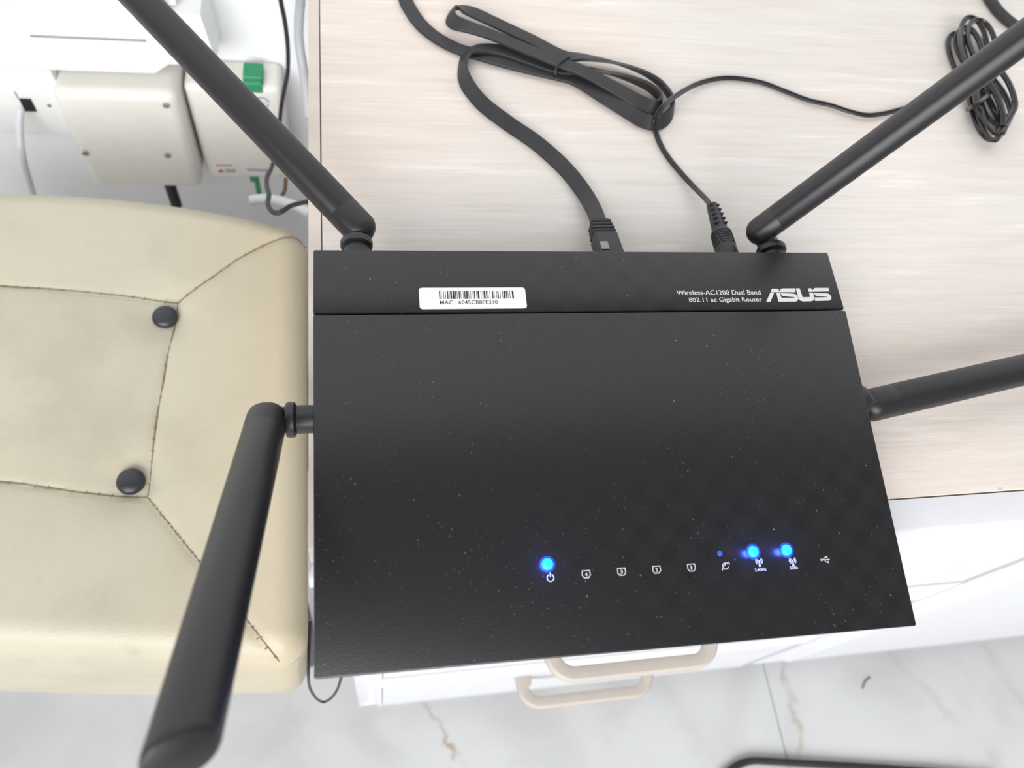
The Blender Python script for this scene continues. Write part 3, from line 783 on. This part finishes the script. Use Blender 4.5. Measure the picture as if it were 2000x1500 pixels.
# lit indicator lights: a lens and a diffusing rim, each with its own small glow
for i, (u, v_) in enumerate(DATA['LED']):
    small = (i == 1)
    r_ = 0.95 if small else 2.75
    rim = mk('indicator_light', xf(lathe([(-0.6, r_), (0.03, r_), (0.12, r_ * 0.85), (0.15, 0.02)], (u, v_, 0), (0, 0, 1), 28), MF), M_led3 if small else M_led2, router, True)
    tag(rim, 'small dim blue indicator light' if small else 'glowing blue indicator light')
    if not small:
        mk('lens', xf(lathe([(0.0, 2.0), (0.3, 1.9), (0.6, 1.4), (0.75, 0.5), (0.78, 0.02)], (u, v_, 0), (0, 0, 1), 24), MF), M_led, rim, True)
        pl = bpy.data.lights.new('indicator_glow', 'POINT')
        pl.color = (0.05, 0.12, 1.0); pl.energy = 0.005; pl.shadow_soft_size = 0.0012
        po = link('indicator_glow', pl, router)
        po.location = (MF @ Vector((u - 1.0, v_ - 0.9, 2.6)) - ORG[router.name]) * MM

# antennas
def antenna(J, nrm, B, T_, wide, thin, wide_dir, lab_):
    J, nrm, B, T_ = Vector(J), Vector(nrm).normalized(), Vector(B), Vector(T_)
    ax = (T_ - B).normalized(); L = (T_ - B).length
    w_ = Vector(wide_dir); w_ = (w_ - ax * w_.dot(ax)).normalized(); t_ = ax.cross(w_)
    # rod: rounded base cap, slim groove, long body, flat bevelled tip
    prof = [(-thin / 2 * math.cos(math.radians(a)), math.sin(math.radians(a))) for a in (4, 20, 40, 60, 78, 90)]
    prof += [(9.0, 1.0), (9.4, 0.985), (9.8, 0.985), (10.2, 1.0), (L * 0.35, 1.0), (L * 0.7, 1.0), (L - 2.2, 1.0), (L - 1.0, 0.975), (L - 0.3, 0.91), (L, 0.82)]
    V, F = [], []; n = 36
    for h, k in prof:
        tipf = 1.0 if h > L - 3 else 0.0
        for i in range(n):
            a = 2 * math.pi * i / n
            ca, sa = math.cos(a), math.sin(a)
            e = 0.88
            cu = math.copysign(abs(ca) ** e, ca); su = math.copysign(abs(sa) ** e, sa)
            V.append(B + ax * (h - tipf * 3.2 * (1 + cu * k)) + w_ * (cu * k * wide / 2) + t_ * (su * k * thin / 2))   # obliquely cut tip
    for q in range(len(prof) - 1):
        for i in range(n): F.append((q * n + i, q * n + (i + 1) % n, (q + 1) * n + (i + 1) % n, (q + 1) * n + i))
    F += [tuple(range(n)), tuple(range((len(prof) - 1) * n, len(prof) * n))]
    rod = mk('antenna', (V, F), M_matt, router, True)
    tag(rod, lab_)
    # socket, flanged ring and hinge fork between casing and rod
    mk('socket', lathe([(-6, 5.0), (2.2, 5.0), (3.0, 4.7), (3.4, 4.7)], J, nrm, 24), M_black, rod, True)
    mk('hinge_ring', lathe([(2.6, 4.6), (3.6, 6.2), (5.6, 6.3), (6.4, 5.9), (6.6, 4.0)], J, nrm, 28), M_black, rod, True)
    a = J + nrm * 5.5; b_ = B + ax * 1.0
    d = b_ - a
    s = ax.cross(d.normalized()); s = s.normalized() if s.length > 0.1 else w_
    u2 = d.normalized().cross(s)
    V = []
    for p, k in ((a, 4.2), (b_, 3.4)):
        V += [p + s * k * .8 + u2 * k, p - s * k * .8 + u2 * k, p - s * k * .8 - u2 * k, p + s * k * .8 - u2 * k]
    mk('hinge_fork', (V, [(3, 2, 1, 0), (4, 5, 6, 7), (0, 1, 5, 4), (1, 2, 6, 5), (2, 3, 7, 6), (3, 0, 4, 7)]), M_black, rod)
    return rod
D = DATA
antenna((1.0, 49.5, 20.0), (-1, 0.012, 0.0), D['LF'][0], D['LF'][1], 13.6, 12.4, (1, 0, 0), 'antenna tilted up toward the front over the stool')
antenna((20.6, 117.0, 24.5), (0.01, 1, 0.05), D['RL'][0], D['RL'][1], 13.4, 12.0, (0.76, 0.64, 0), 'antenna leaning back over the stool toward the wall')
antenna((196.0, 114.0, 23.0), (0.01, 1, 0.05), D['RR'][0], D['RR'][1], 13.4, 11.2, (0.2, -0.45, 0.8), 'antenna raised over the coiled power cord')
antenna((208.8, 46.5, 21.5), (1, -0.012, 0.0), D['RS'][0], D['RS'][1], 13.2, 12.2, (0, 1, 0), 'antenna laid flat over the oak top')

# ------------------------------------------------------------------ network cable
eth = thing('network_cable', 'flat black network cable folded into a tied bundle behind the router', 'cable', (100, 230, 0))
flat = [(-3.7, -0.5), (-3.4, -0.8), (3.4, -0.8), (3.7, -0.5), (3.7, 0.5), (3.4, 0.8), (-3.4, 0.8), (-3.7, 0.5)]
P = smooth_path([[55, 425, 1.6, 0], [49, 375, 1.6, 0], [47.5, 335, 1.6, 0]] + D['ETH'], 8)
for p in P:                                   # keep the ribbon's lower edge above the wood
    half = 3.7 * abs(math.sin(math.radians(p[3]))) + 0.85
    p[2] = max(p[2], half)
mk('flat_cord', sweep(P, flat), M_rubber, eth, True)
a, b_, c_ = (Vector(q) for q in D['ETHPLUG'])
ax = (b_ - a).normalized(); sx = ax.cross(Vector((0, 0, 1))).normalized(); up = sx.cross(ax)
PF = frame(a, sx, ax, up)
plug = mk('plug', xf(box(-5.3, 5.3, 9.0, 28, -4, 4, 0.8, 2), PF), M_black, eth)
ridge = ([], [])
for k in range(4):
    y0 = 0.6 + k * 2.1; hw = 4.5 + k * 0.2
    mk('ridge', xf(box(-hw, hw, y0, y0 + 1.5, -3.6, 3.6, 0.35, 1), PF), M_black, plug)
mk('sleeve', xf(box(-4.0, 4.0, -0.5, 9.2, -3.1, 3.1, 0.5, 1), PF), M_dark, plug)
lt = mk('latch', xf(box(0.9, 4.4, 16.2, 21, 3.9, 4.5, 0.2, 1), PF), M_clip, plug)
tag(lt, 'pale clear plastic latch')
# wire twist round the bundle
tc_, td_ = Vector((126.64, 250.50, 4.30)), Vector((0.83, -0.55, 0)).normalized()
tp = []
tside = Vector((0, 0, 1)).cross(td_)
for i in range(29):
    a_ = 2 * math.pi * i / 28
    tp.append(tuple(tc_ + tside * (7.4 * math.cos(a_)) + Vector((0, 0, 1)) * (3.9 * math.sin(a_)) + td_ * (0.9 * math.sin(a_ * 2))))
ty = mk('twist_tie', tube(tp, 0.75, 8), M_rubber, eth, True)
tag(ty, 'thin black wire twist tie')

# ------------------------------------------------------------------ power cord
dc = thing('power_cord', 'thin glossy black power cord with a coiled tied hank under an antenna', 'cable', (300, 230, 0))
twin = [(-1.45, 0), (-1.2, -.6), (-.7, -.78), (-.2, -.5), (0, -.35), (.2, -.5), (.7, -.78), (1.2, -.6), (1.45, 0), (1.2, .6), (.7, .78), (.2, .5), (0, .35), (-.2, .5), (-.7, .78), (-1.2, .6)]
mk('lead', sweep(smooth_path(D['DC'], 8), twin), M_gloss, dc, True)
Pc = smooth_path(D['COIL'], 5)
for p in Pc: p[2] = max(p[2], 1.5)
hk = mk('coiled_hank', sweep(Pc, [(q[0] * 1.1, q[1] * 1.25) for q in twin]), M_gloss, dc, True)
tag(hk, 'loops of cord gathered into a hank')
mk('cord_tie', tube(smooth_path(D['COILTIE'], 8), 1.3, 8), M_gloss, dc, True)
a, b_, c_ = (Vector(q) for q in D['DCPLUG'])
ax = (c_ - a).normalized(); L = (c_ - a).length
dp = mk('plug', lathe([(0, 1.9), (0.4, 2.5), (L * .58, 3.5), (L * .59, 3.9), (L * .62, 4.2), (L * .66, 4.4), (L * 1.3, 5.0)], a, ax, 28), M_black, dc, True)
sx = ax.cross(Vector((0, 0, 1))).normalized(); up = sx.cross(ax)
for k in range(5):
    h = L * (0.08 + 0.105 * k); r_ = 2.5 + 1.0 * (h / (L * .58))
    for sgn in (-1, 1):
        PFk = frame(a + ax * h, sx, ax, up)
        mk('relief_slot', xf(box(sgn * 0.5 if sgn > 0 else -r_ * .86, r_ * .86 if sgn > 0 else -0.5, -0.45, 0.45, r_ * 0.35, r_ * 1.02, 0.1, 1), PFk), M_dark, dp)
for k in range(6):
    h = L * (0.67 + 0.05 * k)
    mk('grip_ring', lathe([(0, 4.4), (0.15, 4.72 + k * .03), (0.45, 4.72 + k * .03), (0.6, 4.4)], a + ax * h, ax, 28), M_black, dp)

# other cables
th = mk('thick_cable', tube(smooth_path([[424, 425, 3.2], [417, 385, 3.2]] + [q[:3] for q in D['THICK']], 8), 3.1, 14), M_rubber, None, True, base=D['THICK'][2][:2] + [0])
tag(th, 'thick round black cable at the far right corner of the oak top', 'cable')
fc = mk('floor_cable', tube(smooth_path(D['FLOORCABLE'], 8), 3.2, 12), M_rubber, None, True, base=D['FLOORCABLE'][3][:2] + [FLOOR_Z])
tag(fc, 'black cable bending across the marble floor at the bottom edge', 'cable')
hr = mk('thread_snippet', tube(smooth_path(D['HAIR'], 8), 0.5, 6), M_rubber, None, True, base=D['HAIR'][1][:2] + [FLOOR_Z])
tag(hr, 'tiny curved dark snippet lying on the marble floor', 'thread')
lp = mk('hanging_wire', tube(smooth_path(D['LOOP'], 8), 0.8, 8), M_rubber, None, True, base=D['LOOP'][6])
tag(lp, 'thin dark wire loop hanging between stool and drawers', 'wire')
wr = mk('dangling_wire', tube(smooth_path([[-22, 428, 170], [-21, 426, 90], [-21, 404, 25], [-21.6, 388, -15]] + D['WIRE'], 8), 1.5, 10), M_rubber, None, True, base=D['WIRE'][10])
tag(wr, 'thin black wire dangling down the wall past the green-tagged box', 'wire')
gy = mk('grey_cable', tube(smooth_path([[-8, 425, 170], [-6, 424, 90], [-5, 400, 25], [-5.2, 378, -8]] + D['GREY'], 8), 3.0, 12), M_greyc, None, True, base=D['GREY'][3])
tag(gy, 'grey cable running up beside the cabinet edge and wall', 'cable')
wc = mk('white_cable', tube(smooth_path(D['WHITECABLE'], 8), 3.6, 12), M_whitec, None, True, base=D['WHITECABLE'][2])
tag(wc, 'white cable lying behind the stool near the cabinet', 'cable')
bw = mk('brown_wire', tube(smooth_path(D['BROWN'], 8), 1.4, 8), M_brown, None, True, base=D['BROWN'][1])
tag(bw, 'short brown wire behind the stool', 'wire')

# ------------------------------------------------------------------ boxes on the wall
def screw(parent, x, y, z, r_=2.4):
    s = mk('screw', lathe([(0.3, r_), (-0.4, r_ * .9), (-0.5, 0.02)], (x, y, z), (0, 1, 0), 14), M_screw, parent)
    mk('slot', box(x - r_ * .7, x + r_ * .7, y - 0.62, y - 0.4, z - 0.35, z + 0.35), M_dark, s)

ta = thing('wall_unit', 'white wall unit with a dark slot, topmost of the wall boxes', 'wall box', (-170, WALL_Y, -135))
pa = [(-300, -134.5), (-113, -134.5), (-102, -126.5), (-70.5, -125.5), (-74, -86), (-300, -84)]
g = prism(pa, 0, 1); g = ([(v[0], 392 if v[2] == 0 else WALL_Y, v[1]) for v in g[0]], g[1])
mk('housing', g, M_boxw, ta)
mk('cover', box(-181, -95, 387, 392, -103.5, -40, 1.0, 2), M_boxw, ta)
mk('backplate', box(-240, -88, 396, WALL_Y, -84, -20, 1.5, 2), M_boxw, ta)
mk('slot', box(-182, -112, 391.3, 392.3, -108.4, -106.6), M_screw, ta)

tb = thing('phone_socket', 'small white phone socket with a plugged-in pale cord', 'phone socket', (-215, WALL_Y, -200))
mk('housing', box(-262, -182, 398, WALL_Y, -201, -142, 2.0, 3), M_boxw, tb, True)
po_ = mk('port', box(-211, -203, 397.4, 400, -178, -166, 0.3, 1), M_dark, tb)
mk('crease', box(-211.6, -210.8, 397.5, 399, -166, -160), M_screw, tb)
screw(tb, -193, 398, -172, 1.6)
pc = mk('telephone_cable', tube(smooth_path(D['PHONECORD'], 8), 2.6, 12), M_whitec, None, True, base=D['PHONECORD'][2])
tag(pc, 'pale grey telephone cable hanging from the small wall socket', 'cable')

tcx = thing('junction_box', 'large cream junction box with corner screws, middle of the wall boxes', 'wall box', (-143, WALL_Y, -248))
mk('housing', box(-184, -101, 386, WALL_Y, -246, -148, 8, 4), M_boxc, tcx, True)
for sx_, sz_ in ((-110, -157), (-120, -207), (-178, -206)):
    screw(tcx, sx_, 385, sz_)
mk('cable_gland', lathe([(0, 4.5), (40, 4.5)], (-131, 402, -244), (0, 0, -1), 14), M_dark, tcx)

td = thing('terminal_box', 'cream terminal box with a green tag and purple logo beside the cabinet', 'wall box', (-65, WALL_Y, -243))
mk('housing', box(-99, -31, 400, WALL_Y, -248, -152, 5, 4), M_boxc, td, True)
gt = mk('tag_clip', join(box(-57, -43, 404, 420, -153, -146, 0.8, 1), box(-57, -44, 399, 405, -156, -147, 0.6, 1)), M_green, td)
tag(gt, 'green plastic security tag')
gt2 = mk('tag_clip', join(box(-67, -60, 406, 411, -259, -247, 0.6, 1), box(-64, -60, 406, 410, -276, -259, 0.6, 1)), M_green, td)
tag(gt2, 'green plastic tag stem under the box')
YF = frame((-0.6, 399.9, -5), (1, 0, 0), (0, 0, 1), (0, -1, 0))
g = join(stroke(arc(-45, -160.5, 4.6, 0, 340, 28), 1.4, 0, .1), stroke([(-62, -155.5), (-52, -155.8), (-47, -156.3)], 1.6, 0, .1), stroke([(-47.2, -160.6), (-45.6, -159.4), (-44.4, -161.4), (-42.8, -160.2)], 0.8, 0, .1))
mk('emblem', xf(g, YF), M_purple, td)
rl = ([], [])
for k in range(6): rl = join(rl, prism([(-89 + 2.1 * k, -228), (-87.4 + 2.1 * k, -228), (-87.4 + 2.1 * k, -226.6), (-89 + 2.1 * k, -226.6)], 0, .1))
mk('print_line', xf(rl, YF), M_red, td)
mk('warning_sign', xf(prism([(-89, -235.5), (-84, -235.5), (-86.5, -231.5)], 0, .1), YF), M_red, td)
wl = ([], [])
for k in range(3): wl = join(wl, prism([(-83, -235.4 + k * 1.5), (-75, -235.4 + k * 1.5), (-75, -234.6 + k * 1.5), (-83, -234.6 + k * 1.5)], 0, .1))
mk('print_lines', xf(wl, YF), M_screw, td)
mk('print_line', xf(prism([(-66, -233), (-47, -234), (-47, -231.8), (-66, -230.8)], 0, .1), YF), M_purple, td)
